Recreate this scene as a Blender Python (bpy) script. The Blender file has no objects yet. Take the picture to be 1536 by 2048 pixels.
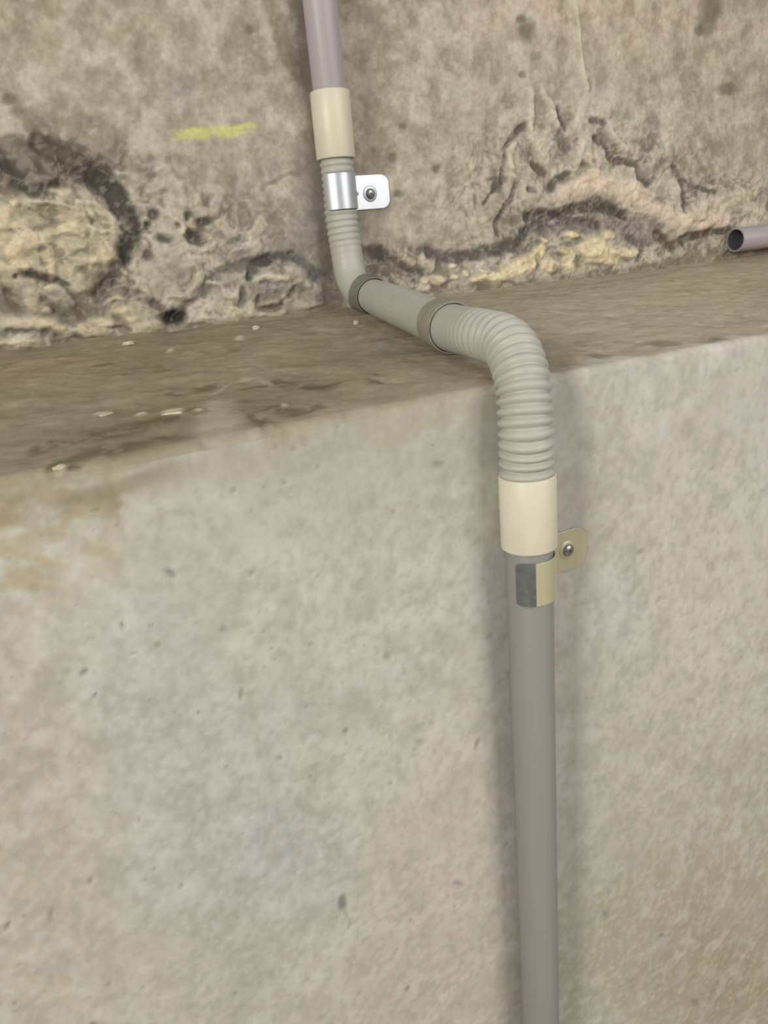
import bpy, bmesh, math, random
import numpy as np
from mathutils import Vector, Matrix

# ------------------------------------------------------------------ camera model (metres)
FPX = 1483.3                       # focal length in pixels of the 1536x2048 frame
TH, RO, PS = .3387, -.09525, .42424
D, W, H, S = .44092, .43966, .09778, .03414   # lower wall face, ledge depth, ledge height below camera, rise of ledge
BW = D + W
F = np.array([math.sin(PS)*math.cos(TH), math.cos(PS)*math.cos(TH), -math.sin(TH)])
R0 = np.array([math.cos(PS), -math.sin(PS), 0.]); U0 = np.cross(R0, F)
R = R0*math.cos(RO) + U0*math.sin(RO); U = np.cross(R, F)

def ray(x, y): return F + R*(x-768)/FPX - U*(y-1024)/FPX
def at_wall(x, y, Y):
    d = ray(x, y); return d*Y/d[1]
def at_ledge(x, y, up=0.):
    d = ray(x, y); k = S/W
    return d*((-H + up - k*D)/(d[2] - k*d[1]))
def ledge_z(Y): return -H + S*(Y-D)/W

C = bpy.context.scene.collection
RNG = np.random.RandomState(7)
random.seed(7)

# ------------------------------------------------------------------ numpy noise
_T = RNG.rand(256, 256)
def vnoise(u, v, seed=0):
    u = u + seed*17.37; v = v + seed*9.71
    iu = np.floor(u).astype(int); iv = np.floor(v).astype(int)
    fu = u-iu; fv = v-iv
    fu = fu*fu*(3-2*fu); fv = fv*fv*(3-2*fv)
    a = _T[iu & 255, iv & 255]; b = _T[(iu+1) & 255, iv & 255]
    c = _T[iu & 255, (iv+1) & 255]; d = _T[(iu+1) & 255, (iv+1) & 255]
    return (a*(1-fu)+b*fu)*(1-fv) + (c*(1-fu)+d*fu)*fv
def fbm(u, v, n=4, seed=0):
    s = 0; amp = .5; t = 0
    for i in range(n):
        s = s + amp*vnoise(u*2**i + i*3.1, v*2**i + i*7.7, seed+i); t += amp; amp *= .5
    return s/t
def sstep(a, b, x):
    t = np.clip((x-a)/(b-a), 0, 1); return t*t*(3-2*t)
def lin(c):
    c = np.array(c[:3], float)/255.
    return np.where(c <= .04045, c/12.92, ((c+.055)/1.055)**2.4)

# ------------------------------------------------------------------ materials
def mat_base(name, rough=.8, metal=0.):
    m = bpy.data.materials.new(name); m.use_nodes = True
    nt = m.node_tree; b = nt.nodes['Principled BSDF']
    b.inputs['Roughness'].default_value = rough; b.inputs['Metallic'].default_value = metal
    return m, nt, b

def mat_concrete(name, bump=.25, gain=1., contrast=.14, rough=.92):
    """weathered concrete: stain map from the surface's own colour attribute, multiplied by grain noise"""
    m, nt, b = mat_base(name, rough); b.inputs['Specular IOR Level'].default_value = .2
    N = nt.nodes.new; L = nt.links.new
    tc = N('ShaderNodeTexCoord'); at = N('ShaderNodeAttribute'); at.attribute_name = 'stain'
    n1 = N('ShaderNodeTexNoise'); n1.inputs['Scale'].default_value = 55; n1.inputs['Detail'].default_value = 4; n1.inputs['Roughness'].default_value = .6
    n2 = N('ShaderNodeTexNoise'); n2.inputs['Scale'].default_value = 210; n2.inputs['Detail'].default_value = 3
    for n in (n1, n2): L(tc.outputs['Object'], n.inputs['Vector'])
    mr1 = N('ShaderNodeMapRange'); mr1.inputs['From Min'].default_value = .3; mr1.inputs['From Max'].default_value = .7
    mr1.inputs['To Min'].default_value = gain*(1-contrast); mr1.inputs['To Max'].default_value = gain*(1+contrast)
    L(n1.outputs['Fac'], mr1.inputs['Value'])
    mr2 = N('ShaderNodeMapRange'); mr2.inputs['From Min'].default_value = .3; mr2.inputs['From Max'].default_value = .7
    mr2.inputs['To Min'].default_value = 1-contrast*.6; mr2.inputs['To Max'].default_value = 1+contrast*.6
    L(n2.outputs['Fac'], mr2.inputs['Value'])
    mu = N('ShaderNodeMath'); mu.operation = 'MULTIPLY'; L(mr1.outputs[0], mu.inputs[0]); L(mr2.outputs[0], mu.inputs[1])
    vm = N('ShaderNodeVectorMath'); vm.operation = 'SCALE'
    L(at.outputs['Color'], vm.inputs[0]); L(mu.outputs[0], vm.inputs['Scale'])
    L(vm.outputs[0], b.inputs['Base Color'])
    bp = N('ShaderNodeBump'); bp.inputs['Strength'].default_value = bump; bp.inputs['Distance'].default_value = .0012
    L(mu.outputs[0], bp.inputs['Height']); L(bp.outputs[0], b.inputs['Normal'])
    return m

def mat_plastic(name, col, rough=.5, var=.05, scale=30, spec=.3, stretch=(1, 1, 1)):
    m, nt, b = mat_base(name, rough); b.inputs['Specular IOR Level'].default_value = spec
    N = nt.nodes.new; L = nt.links.new
    tc = N('ShaderNodeTexCoord'); mp = N('ShaderNodeMapping'); mp.inputs['Scale'].default_value = stretch
    n = N('ShaderNodeTexNoise'); n.inputs['Scale'].default_value = scale; n.inputs['Detail'].default_value = 5
    L(tc.outputs['Object'], mp.inputs[0]); L(mp.outputs[0], n.inputs['Vector'])
    cr = N('ShaderNodeValToRGB'); c = lin(col)
    cr.color_ramp.elements[0].position = .3; cr.color_ramp.elements[0].color = (*(c*(1-var)), 1)
    cr.color_ramp.elements[1].position = .7; cr.color_ramp.elements[1].color = (*(np.clip(c*(1+var), 0, 1)), 1)
    L(n.outputs['Fac'], cr.inputs[0]); L(cr.outputs[0], b.inputs['Base Color'])
    return m

def mat_metal(name, col, rough, rvar=.1, metal=1.):
    m, nt, b = mat_base(name, rough, metal)
    N = nt.nodes.new; L = nt.links.new
    tc = N('ShaderNodeTexCoord'); n = N('ShaderNodeTexNoise'); n.inputs['Scale'].default_value = 60; n.inputs['Detail'].default_value = 4
    L(tc.outputs['Object'], n.inputs['Vector'])
    mr = N('ShaderNodeMapRange'); mr.inputs['To Min'].default_value = rough-rvar; mr.inputs['To Max'].default_value = rough+rvar
    L(n.outputs['Fac'], mr.inputs['Value']); L(mr.outputs[0], b.inputs['Roughness'])
    b.inputs['Base Color'].default_value = (*lin(col), 1)
    return m

# ------------------------------------------------------------------ helpers for objects
def new_obj(name, verts, faces, mat, parent=None, smooth=True):
    me = bpy.data.meshes.new(name); me.from_pydata([tuple(map(float, v)) for v in verts], [], faces); me.update()
    if smooth: me.polygons.foreach_set('use_smooth', [True]*len(me.polygons))
    me.materials.append(mat)
    o = bpy.data.objects.new(name, me); C.objects.link(o)
    if parent: o.parent = parent
    return o
def recentre(o, loc):
    """move the mesh so that the object's origin stands at loc"""
    o.data.transform(Matrix.Translation(-Vector(loc))); o.location = loc; return o
def tag(o, label=None, cat=None, group=None, kind=None):
    if label: o['label'] = label
    if cat: o['category'] = cat
    if group: o['group'] = group
    if kind: o['kind'] = kind
    return o
def empty(name, loc):
    o = bpy.data.objects.new(name, None); o.empty_display_size = .01; C.objects.link(o); o.location = loc; return o
def part(name, verts, faces, mat, parent, smooth=True):
    l = np.array(parent.location)
    return new_obj(name, [np.array(v)-l for v in verts], faces, mat, parent, smooth)

# ------------------------------------------------------------------ surface painter
class Surface:
    """a fine grid of a concrete face; stains and relief are worked out in metres on the face itself"""
    def __init__(s, uu, vv, conv, unit):
        s.uu, s.vv = uu, vv
        s.u, s.v = np.meshgrid(uu, vv); s.u = s.u.ravel(); s.v = s.v.ravel()
        s.conv = conv; s.unit = unit
        s.col = np.zeros((s.u.size, 3)); s.h = np.zeros(s.u.size)
        s.warp = .0
        s.wu = s.u; s.wv = s.v
    def set_warp(s, amp, scale):
        s.wu = s.u + (fbm(s.u*scale, s.v*scale, 4, 11)-.5)*2*amp
        s.wv = s.v + (fbm(s.u*scale, s.v*scale, 4, 23)-.5)*2*amp
    def put(s, m, rgb, a=1.):
        m = (np.clip(m, 0, 1)*a)[:, None]
        s.col = s.col*(1-m) + lin(rgb)*m
    def mblob(s, x, y, rx, ry, ang=0., soft=.6):
        c = s.conv(x, y); ca, sa = math.cos(math.radians(ang)), math.sin(math.radians(ang))
        e = 4.
        ax = (s.conv(x+ca*e, y+sa*e)-s.conv(x-ca*e, y-sa*e))/(2*e)*rx
        ay = (s.conv(x-sa*e, y+ca*e)-s.conv(x+sa*e, y-ca*e))/(2*e)*ry
        M = np.linalg.inv(np.array([ax, ay]).T)
        du = s.wu-c[0]; dv = s.wv-c[1]
        q = np.sqrt((M[0, 0]*du+M[0, 1]*dv)**2 + (M[1, 0]*du+M[1, 1]*dv)**2)
        return 1-sstep(1-soft, 1+soft, q)
    def mstroke(s, pts, w, soft=.6):
        P = [s.conv(*p[:2]) for p in pts]; ws = [(p[2] if len(p) > 2 else w)*s.unit*.5 for p in pts]
        best = np.full(s.u.size, 9.)
        for i in range(len(P)-1):
            a, b = P[i], P[i+1]; d = b-a; L2 = max(d@d, 1e-12)
            t = np.clip(((s.wu-a[0])*d[0]+(s.wv-a[1])*d[1])/L2, 0, 1)
            q = np.hypot(s.wu-a[0]-t*d[0], s.wv-a[1]-t*d[1])/(ws[i]*(1-t)+ws[i+1]*t)
            best = np.minimum(best, q)
        return 1-sstep(1-soft, 1+soft, best)
    def blob(s, x, y, rx, ry, rgb, a=1., ang=0., soft=.6, h=0., brk=None):
        m = s.mblob(x, y, rx, ry, ang, soft)
        if brk is not None: m = m*brk
        if rgb is not None: s.put(m, rgb, a)
        s.h += m*h
    def stroke(s, pts, w, rgb, a=1., soft=.6, h=0., brk=None):
        m = s.mstroke(pts, w, soft)
        if brk is not None: m = m*brk
        if rgb is not None: s.put(m, rgb, a)
        s.h += m*h
    def build(s, name, pos, mat, gain=1.):
        P = pos(s.u, s.v, s.h)
        nu, nv = len(s.uu), len(s.vv)
        j, i = np.meshgrid(np.arange(nu-1), np.arange(nv-1)); a = (i*nu+j).ravel()
        q = np.stack([a, a+1, a+nu+1, a+nu], 1)
        me = bpy.data.meshes.new(name)
        me.vertices.add(len(P)); me.vertices.foreach_set('co', P.ravel())
        me.loops.add(q.size); me.loops.foreach_set('vertex_index', q.ravel().astype(np.int32))
        me.polygons.add(len(q)); me.polygons.foreach_set('loop_start', (np.arange(len(q))*4).astype(np.int32))
        me.polygons.foreach_set('use_smooth', np.ones(len(q), bool))
        me.update(calc_edges=True); me.validate()
        ca = me.color_attributes.new('stain', 'FLOAT_COLOR', 'POINT')
        ca.data.foreach_set('color', np.concatenate([np.clip(s.col*gain, 0, 1), np.ones((len(P), 1))], 1).ravel())
        me.materials.append(mat)
        o = bpy.data.objects.new(name, me); C.objects.link(o); o['kind'] = 'structure'
        return o

def grid(a, f0, f1, b, fine, coarse):
    return np.concatenate([np.arange(a, f0, coarse), np.arange(f0, f1, fine), np.arange(f1, b+coarse, coarse)])

# ================================================================== UPPER WALL
up = Surface(grid(-.6, -.2, 1.35, 2.0, .0019, .006), grid(-.075, -.0749, .36, 1.0, .0017, .008),
             lambda x, y: at_wall(x, y, BW)[[0, 2]], .00058)
u, v = up.u, up.v
up.set_warp(.010, 38.)
up.col[:] = lin((166, 156, 137))
lo = fbm(u*9, v*9, 4, 3); mid = fbm(u*45, v*45, 4, 5); fine = fbm(u*130, v*130, 3, 8)
wu = u + (fbm(u*30, v*30, 3, 31)-.5)*.05; wv = v + (fbm(u*30, v*30, 3, 37)-.5)*.05
rid = 1-np.abs(fbm(wu*55, wv*55, 4, 41)-.5)*2          # ridged noise, veins near 1
crag = fbm(wu*75, wv*95, 4, 47); cr2 = fbm(wu*170, wv*190, 3, 48); up.warp = 0
up.put(sstep(.45, .75, lo), (154, 143, 124), .7); up.put(1-sstep(.3, .5, lo), (174, 166, 148), .6)
# broad tone patches; those flanking the upper pipe paint in its soft shade
for x, y, rx, ry, c, a in [
    (200, 90, 260, 120, (160, 151, 128), .8), (60, 20, 160, 60, (145, 136, 112), .6), (480, 200, 130, 90, (166, 156, 138), .7),
    (250, 260, 200, 60, (148, 138, 120), .6), (80, 300, 200, 60, (114, 107, 92), .85), (30, 350, 120, 40, (104, 97, 82), .8), (300, 330, 80, 40, (140, 132, 114), .6),
    (560, 440, 90, 90, (140, 134, 122), .8), (470, 470, 60, 60, (142, 136, 124), .5), (550, 80, 60, 150, (138, 126, 108), .7),
    (620, 150, 30, 200, (128, 122, 104), .5), (365, 185, 22, 34, (140, 136, 130), .8), (520, 330, 110, 60, (158, 147, 132), .6),
    (900, 150, 160, 160, (172, 163, 145), .8), (900, 330, 170, 120, (172, 162, 142), .7), (1000, 80, 60, 60, (168, 156, 134), .5),
    (1300, 60, 300, 60, (182, 165, 143), .8), (1150, 20, 200, 30, (188, 168, 148), .6), (1400, 250, 150, 130, (160, 151, 132), .8),
    (1480, 180, 90, 70, (168, 158, 138), .5), (1300, 200, 110, 60, (172, 163, 145), .6), (1350, 120, 120, 40, (170, 160, 132), .5),
    (760, 200, 40, 260, (148, 138, 120), .55), (1290, 430, 190, 45, (178, 163, 140), .8), (1430, 430, 110, 45, (178, 164, 142), .8),
    (930, 440, 130, 50, (168, 158, 138), .6), (760, 520, 90, 50, (118, 112, 100), .8)]:
    up.blob(x, y, rx, ry, c, a, soft=.8)
# general crust mask along the foot of the wall
crL = np.maximum(up.mblob(120, 470, 300, 190, 0, .4), up.mblob(330, 520, 330, 150, 5, .4))
crL = np.maximum(crL, up.mblob(150, 660, 420, 70, -6, .4))
crR = np.maximum(up.mblob(1180, 400, 260, 170, 0, .5), up.mblob(1180, 510, 480, 70, -8, .4))
crR = np.maximum(crR, up.mblob(820, 530, 130, 45, 0, .5))
crR = np.maximum(crR, up.mblob(1440, 400, 150, 60, 0, .5))
crust = np.clip(np.maximum(crL, crR), 0, 1)
up.put(crust*sstep(.5, .62, crag*.6+cr2*.4), (188, 176, 150), .65)
up.put(crust*(1-sstep(.36, .47, crag*.6+cr2*.4)), (110, 102, 88), .65)
up.put(crust*sstep(.9, .99, rid), (118, 110, 95), .5)
up.put(sstep(.9, .99, 1-np.abs(fbm(wu*26, wv*18, 4, 61)-.5)*2)*(.25+.5*crust), (128, 119, 103), .6)
up.put(sstep(.54, .66, mid), (184, 176, 158), .5); up.put(1-sstep(.34, .46, mid), (134, 125, 108), .5); up.put(1-sstep(.3, .45, fine), (134, 126, 110), .3); up.put(sstep(.55, .7, fine), (184, 176, 160), .3)
st = fbm(u*22, v*150, 4, 51)                       # horizontally drawn layers in the cream patch
# ---- features of the crust: strokes (points with widths) and blots, listed in frames of three close views
crk = np.clip(.78 + .45*sstep(.3, .6, fbm(u*120, v*150, 3, 83)), 0, 1.2)
up.set_warp(.0035, 70.)
def view(x0, y0, k):
    def st(pts, w, rgb, a=.8, h=0., soft=.65):
        ws = w if isinstance(w, (list, tuple)) else [w]*len(pts)
        up.stroke([(x0+p[0]/k, y0+p[1]/k, q/k) for p, q in zip(pts, ws)], 1, rgb, a, soft, h, crk)
    def bl(x, y, rx, ry, rgb, a=.75, h=0., soft=.6):
        up.blob(x0+x/k, y0+y/k, rx*1.1/k, ry*1.1/k, rgb, a, 0., soft, h, crk)
    return st, bl
st1, bl1 = view(0, 260, 3.84); st2, bl2 = view(960, 160, 3.491); st3, bl3 = view(350, 450, 3.84)
sth = fbm(u*22, v*150, 4, 51)
# left: cream patch ringed by a dark groove
m = up.mblob(95, 485, 150, 98, 0, .25); up.put(m, (170, 158, 130), .9); up.h += m*.005
up.put(m*sstep(.5, .66, crag), (190, 177, 146), .6); up.put(m*sstep(.52, .7, sth), (142, 134, 110), .6)
up.put(m*(1-sstep(.34, .46, cr2)), (134, 127, 106), .6)
up.blob(95, 325, 150, 38, (104, 99, 85), .8, soft=.7); up.blob(60, 380, 90, 20, (112, 104, 90), .7, soft=.6)
up.blob(60, 610, 140, 26, (120, 113, 94), .7, soft=.6); up.blob(180, 630, 120, 30, (122, 114, 96), .7, soft=.6)
DK = (84, 79, 67)
st1([(0, 180), (40, 300), (120, 390), (300, 460), (480, 430)], [60, 90, 90, 90, 60], DK, .8, -.003)
st1([(280, 90), (450, 180), (650, 290), (780, 400), (900, 520), (980, 640), (1010, 780), (980, 900), (930, 1010), (880, 1100), (780, 1200), (680, 1270), (580, 1270), (520, 1200), (400, 1140), (250, 1100), (120, 1120)],
    [90, 130, 170, 180, 160, 140, 130, 120, 110, 90, 70, 55, 45, 40, 50, 45, 35], DK, .92, -.005)
CRM = (196, 181, 148); PLE = (184, 175, 152); OLV = (132, 126, 104)
for x, y, rx, ry in [(340, 380, 60, 22), (210, 410, 25, 15), (90, 220, 50, 15), (55, 390, 30, 40)]: bl1(x, y, rx, ry, (150, 141, 122), .7, .002)
for pts, w in [([(250, 550), (420, 570), (600, 610)], 24), ([(600, 550), (720, 560), (850, 640), (910, 700)], 30), ([(680, 730), (820, 780)], 25)]: st1(pts, w, PLE, .85, .003)
for x, y, rx, ry in [(540, 750, 70, 32), (250, 840, 130, 60), (120, 920, 120, 50), (750, 1000, 120, 28), (820, 930, 60, 60), (30, 720, 45, 80), (150, 1040, 90, 20), (110, 560, 40, 20), (470, 470, 70, 25), (400, 1040, 28, 80)]: bl1(x, y, rx, ry, CRM, .75, .003)
for x, y, rx, ry in [(300, 610, 90, 36), (130, 650, 50, 50), (430, 710, 34, 15), (300, 750, 44, 15), (520, 550, 40, 12), (850, 800, 34, 16), (770, 700, 70, 26), (620, 960, 40, 40), (560, 1030, 46, 16), (640, 1080, 40, 30), (800, 1060, 60, 16), (330, 930, 30, 24), (610, 515, 36, 12)]: bl1(x, y, rx, ry, OLV, .7, -.002)
bl1(620, 1190, 78, 72, (172, 167, 140), .9, .004); bl1(450, 1290, 105, 72, (150, 146, 124), .85, .003); bl1(250, 1310, 52, 80, (172, 160, 130), .8, .003); bl1(150, 1160, 30, 60, (166, 158, 134), .7, .002)
st1([(900, 330), (960, 330)], 34, PLE, .6, .002)
st1([(1030, 370), (1120, 420), (1200, 500), (1190, 560)], 76, (166, 157, 138), .85, .003)
st1([(1230, 620), (1330, 680), (1390, 760)], 60, PLE, .9, .004); st1([(1390, 800), (1440, 880), (1536, 930), (1640, 900)], 46, PLE, .85, .004)
st1([(1450, 560), (1536, 620), (1640, 640)], 60, (176, 167, 146), .7, .003); st1([(1060, 620), (1090, 720)], 34, (156, 147, 130), .7, .002)
for x, y, rx, ry in [(1180, 660, 34, 42), (1130, 730, 26, 32), (1480, 820, 66, 56), (1350, 730, 22, 22), (1140, 960, 42, 34), (1270, 840, 70, 30), (1560, 700, 60, 22), (1440, 650, 30, 30)]: bl1(x, y, rx, ry, (94, 88, 76), .85, -.004)
bl1(1300, 1110, 190, 150, (160, 151, 133), .8, .002)
for x, y, rx, ry in [(250, 1480, 160, 44), (420, 1510, 90, 30), (790, 1480, 90, 34), (730, 1560, 90, 34), (640, 1530, 60, 36), (500, 1540, 60, 30), (110, 1630, 190, 22), (220, 1670, 90, 14), (960, 1390, 76, 34), (1020, 1450, 50, 24), (1150, 1500, 90, 34), (1100, 1570, 80, 34), (360, 1385, 34, 16), (900, 1300, 60, 16), (1400, 1290, 80, 20)]:
    bl1(x, y, rx, ry, (186, 173, 142), .85, .004)
for pts, w in [([(330, 1300), (420, 1380), (520, 1440)], 40), ([(620, 1380), (660, 1430)], 70), ([(60, 1540), (250, 1560), (420, 1575)], 30), ([(430, 1640), (600, 1620), (800, 1620)], 50),
               ([(60, 1250), (90, 1330), (150, 1400)], 50), ([(850, 1520), (950, 1500), (1000, 1530)], 26)]: st1(pts, w, (110, 102, 84), .75, -.003)
st1([(740, 1300), (900, 1240), (1050, 1260), (1200, 1330), (1260, 1400)], [50, 70, 70, 60, 60], (110, 103, 88), .75, -.003)
bl1(1340, 1445, 85, 46, (70, 65, 54), .95, -.006)
# middle: swirled knob under its dark arc
st3([(60, 640), (120, 580), (200, 520), (330, 400), (480, 330), (600, 280)], [60, 70, 80, 90, 80, 60], (112, 107, 97), .75, -.003)
bl3(560, 250, 160, 60, (126, 122, 112), .6); bl3(900, 130, 160, 70, (128, 123, 110), .6); bl3(800, 460, 260, 130, (138, 132, 116), .8, .004)
st3([(560, 400), (590, 340), (640, 290), (720, 250), (800, 230), (900, 240), (980, 270), (1050, 340), (1080, 400), (1140, 450)], [40, 60, 70, 70, 60, 60, 70, 80, 80, 60], (86, 86, 79), .9, -.005)
bl3(1090, 390, 80, 44, (84, 88, 85), .8, -.003); bl3(1120, 560, 120, 60, (132, 127, 112), .7)
st3([(620, 410), (720, 390), (840, 410)], 52, (186, 178, 154), .9, .005); st3([(870, 330), (950, 380), (1000, 450)], [70, 90, 60], (164, 158, 138), .85, .004)
bl3(720, 490, 84, 46, (146, 140, 129), .8, .003); st3([(640, 440), (700, 428), (780, 460)], 16, (112, 106, 94), .8, -.002); st3([(690, 500), (760, 510)], 14, (112, 106, 94), .7)
st3([(640, 560), (640, 630), (700, 645), (800, 620), (880, 540), (920, 480), (970, 500)], 42, (106, 100, 86), .85, -.004)
for x, y, rx, ry, c in [(750, 600, 42, 18, (164, 158, 138)), (840, 570, 24, 28, PLE), (430, 410, 76, 42, (152, 148, 130)), (420, 540, 60, 38, PLE), (385, 600, 60, 60, (166, 157, 134)), (460, 670, 44, 30, (190, 184, 148)), (560, 680, 44, 38, (176, 169, 142)), (240, 710, 64, 14, PLE), (300, 440, 50, 14, PLE), (50, 550, 80, 20, (176, 164, 144)), (1140, 440, 50, 24, (160, 154, 136)), (1080, 600, 50, 18, (158, 152, 132)), (1000, 620, 50, 18, (162, 154, 132))]:
    bl3(x, y, rx, ry, c, .85, .003)
st3([(600, 692), (720, 690), (840, 668)], 34, PLE, .9, .003); st3([(520, 480), (525, 570), (510, 620)], 46, (108, 104, 92), .8, -.003); bl3(15, 700, 66, 60, (66, 61, 52), .9, -.005); st3([(230, 750), (130, 770)], 26, (104, 98, 88), .7)
# thin lines and marks near the pipe
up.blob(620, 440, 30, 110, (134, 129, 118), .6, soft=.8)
up.stroke([(524, 380), (560, 355), (600, 345)], 7, (120, 110, 94), .6, h=-.001)
up.stroke([(538, 0), (552, 45), (570, 100), (600, 150)], 30, (120, 108, 90), .7, h=-.001, brk=crk)
up.stroke([(602, 0, 24), (618, 170, 24), (640, 330, 24), (655, 560, 30)], 24, (114, 108, 93), .6)  # shade along the left side of pipe and hose, painted in
up.stroke([(5, 180), (40, 200), (30, 225)], 14, (130, 120, 100), .5); up.stroke([(40, 225), (90, 300), (160, 320)], 20, (124, 116, 98), .5)
# right: drips, fingers and the arch
PL = (192, 184, 160)
up.stroke([(1140, 0, 30), (1159, 40, 10), (1164, 110, 8), (1171, 144, 14), (1176, 175, 16)], 12, PL, .8, h=.003)
st2([(750, 0), (755, 120), (715, 220), (690, 320)], [50, 60, 100, 100], PL, .8, .003); st2([(740, 430), (700, 530), (680, 600)], 56, PL, .75, .003)
st2([(360, 80), (350, 200), (360, 330)], 50, PL, .9, .004); st2([(440, 80), (510, 220), (545, 330)], 54, PL, .85, .004); bl2(400, 170, 24, 70, (146, 139, 120), .8, -.001)
st2([(370, 380), (440, 450), (455, 590)], [90, 140, 110], PL, .85, .004); st2([(250, 430), (200, 560), (230, 680)], 42, PL, .8, .003); bl2(290, 660, 90, 60, (172, 163, 142), .8, .002); bl2(280, 490, 24, 50, (142, 134, 118), .7)
st2([(900, 290), (950, 420), (1030, 490)], 46, PL, .8, .003); st2([(1280, 60), (1300, 250), (1290, 460)], [90, 110, 90], (184, 178, 157), .6, .001); bl2(900, 120, 70, 60, (180, 172, 152), .5)
st2([(530, 830), (650, 770), (800, 700), (950, 750), (1100, 800), (1200, 900), (1350, 980), (1500, 1000), (1700, 980)], [100, 140, 170, 170, 170, 150, 130, 120, 100], (200, 181, 158), .92, .005)
st2([(760, 520), (830, 560), (820, 640)], 40, (196, 176, 156), .7, .002); bl2(980, 640, 110, 34, (182, 174, 152), .7, .002); bl2(650, 640, 60, 40, (180, 173, 150), .7, .002)
bl2(1290, 760, 110, 64, (180, 170, 152), .8, .003); bl2(420, 830, 130, 50, (166, 158, 140), .7, .002); bl2(70, 880, 60, 70, (168, 158, 136), .7, .002); bl2(170, 1000, 50, 50, (150, 142, 126), .6)
DR = (106, 98, 86)
for pts, w in [([(320, 310), (230, 390), (180, 480), (160, 600), (155, 710)], 40), ([(245, 740), (205, 840), (145, 920), (110, 1010), (120, 1080)], 42), ([(20, 860), (95, 770)], 26), ([(540, 190), (560, 250), (595, 340)], 40),
               ([(370, 590), (400, 620), (445, 650)], 56), ([(490, 760), (540, 690), (610, 655)], 62), ([(330, 760), (390, 780)], 34), ([(810, 410), (870, 430), (900, 540), (980, 570), (1090, 585), (1110, 680), (1160, 725), (1215, 690)], [50, 50, 40, 50, 46, 40, 50, 34]),
               ([(1340, 600), (1380, 680), (1420, 790), (1430, 930)], [36, 46, 40, 26]), ([(790, 280), (870, 290)], 50), ([(1400, 700), (1536, 760), (1640, 790)], 34)]: st2(pts, w, DR, .85, -.003)
st2([(560, 400), (610, 460)], 90, (118, 112, 100), .85, -.003); bl2(1170, 640, 60, 46, (146, 137, 126), .8); bl2(620, 240, 24, 50, (134, 127, 112), .7); bl2(1110, 430, 64, 28, (140, 132, 116), .6); bl2(690, 650, 20, 16, DR, .6); bl2(720, 580, 18, 20, DR, .7)
bl2(1060, 1040, 220, 90, (136, 127, 118), .9, -.002); bl2(560, 1010, 280, 70, (126, 118, 108), .8, -.003)
st2([(330, 960), (430, 930), (540, 940), (700, 890), (800, 880), (900, 900), (1020, 950)], [70, 70, 70, 80, 130, 90, 60], (94, 89, 77), .92, -.005)
st2([(290, 1060), (450, 1000), (600, 985), (720, 980), (830, 1010)], [70, 70, 60, 60, 60], (108, 101, 93), .85, -.004); bl2(520, 990, 26, 18, (160, 154, 142), .8)
st2([(1050, 1100), (1140, 1160), (1110, 1250)], 56, (108, 100, 92), .75, -.003); st2([(1240, 1070), (1330, 1170), (1440, 1110), (1620, 1060), (1740, 1050)], [60, 90, 70, 60, 60], (96, 88, 72), .85, -.004)
st2([(-380, 1180), (-300, 1230), (-150, 1240), (0, 1215), (120, 1185), (250, 1160), (310, 1070)], [70, 90, 90, 90, 100, 90, 60], (102, 97, 90), .88, -.004)
st2([(-760, 1180), (-700, 1200), (-600, 1290), (-400, 1340)], [70, 90, 90, 60], (100, 95, 84), .8, -.003); bl2(-640, 1300, 60, 40, (150, 142, 124), .6, .002)
CR = (206, 191, 152)
st2([(-60, 1400), (60, 1375), (200, 1330), (330, 1280), (420, 1190)], [30, 70, 110, 130, 90], CR, .93, .006)
for x, y, rx, ry in [(480, 1300, 66, 40), (620, 1260, 50, 76), (790, 1160, 86, 66), (860, 1230, 130, 56), (1000, 1205, 90, 32), (640, 1080, 50, 24), (900, 1080, 38, 36), (560, 1200, 30, 20), (20, 1335, 34, 14), (440, 1120, 20, 20)]: bl2(x, y, rx, ry, CR, .92, .006, .35)
for x, y, rx, ry in [(690, 1265, 34, 46), (530, 1220, 34, 26), (610, 1145, 44, 14), (110, 1320, 34, 14), (520, 1330, 20, 40), (700, 1110, 40, 16), (390, 1260, 16, 50)]: bl2(x, y, rx, ry, (136, 129, 104), .85, -.003)
for x, y, r_ in [(848, 560, 9), (876, 560, 14), (905, 556, 8), (930, 548, 9), (905, 530, 8)]: up.blob(x, y, r_, r_*.7, (206, 194, 160), .9, soft=.35, h=.004)
for x, y, r_ in [(1450, 400, 22), (1480, 395, 18), (1510, 420, 20), (1420, 425, 24), (1390, 430, 18), (1500, 450, 16)]: up.blob(x, y, r_, r_*.75, (186, 173, 150), .6, soft=.5, h=.003, brk=crk)
st2([(1060, 1340), (1300, 1290), (1480, 1240), (1800, 1200)], [70, 90, 90, 80], (136, 128, 102), .85)
# dark spots and pits
for x, y, rx, ry in [(1423, 15, 24, 26), (1418, 50, 20, 20), (1054, 60, 17, 24), (1042, 38, 10, 8), (803, 257, 7, 6), (782, 315, 8, 9), (798, 388, 10, 8), (1045, 150, 7, 8), (1455, 180, 22, 12),
                     (1078, 336, 12, 9), (875, 338, 8, 8), (990, 372, 8, 8), (1400, 60, 10, 10), (18, 200, 14, 10), (500, 60, 10, 7)]:
    up.blob(x, y, rx, ry, (112, 104, 86), .8, soft=.5, h=-.002)
# yellow crayon mark
chalk = .3+.85*sstep(.3, .58, fbm(u*70, v*200, 4, 71))
up.set_warp(.004, 45.)
up.stroke([(346, 272, 18), (385, 270, 22), (430, 266, 22), (470, 263, 20), (502, 257, 15)], 15, (190, 187, 116), .85, soft=.5, brk=chalk)
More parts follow.
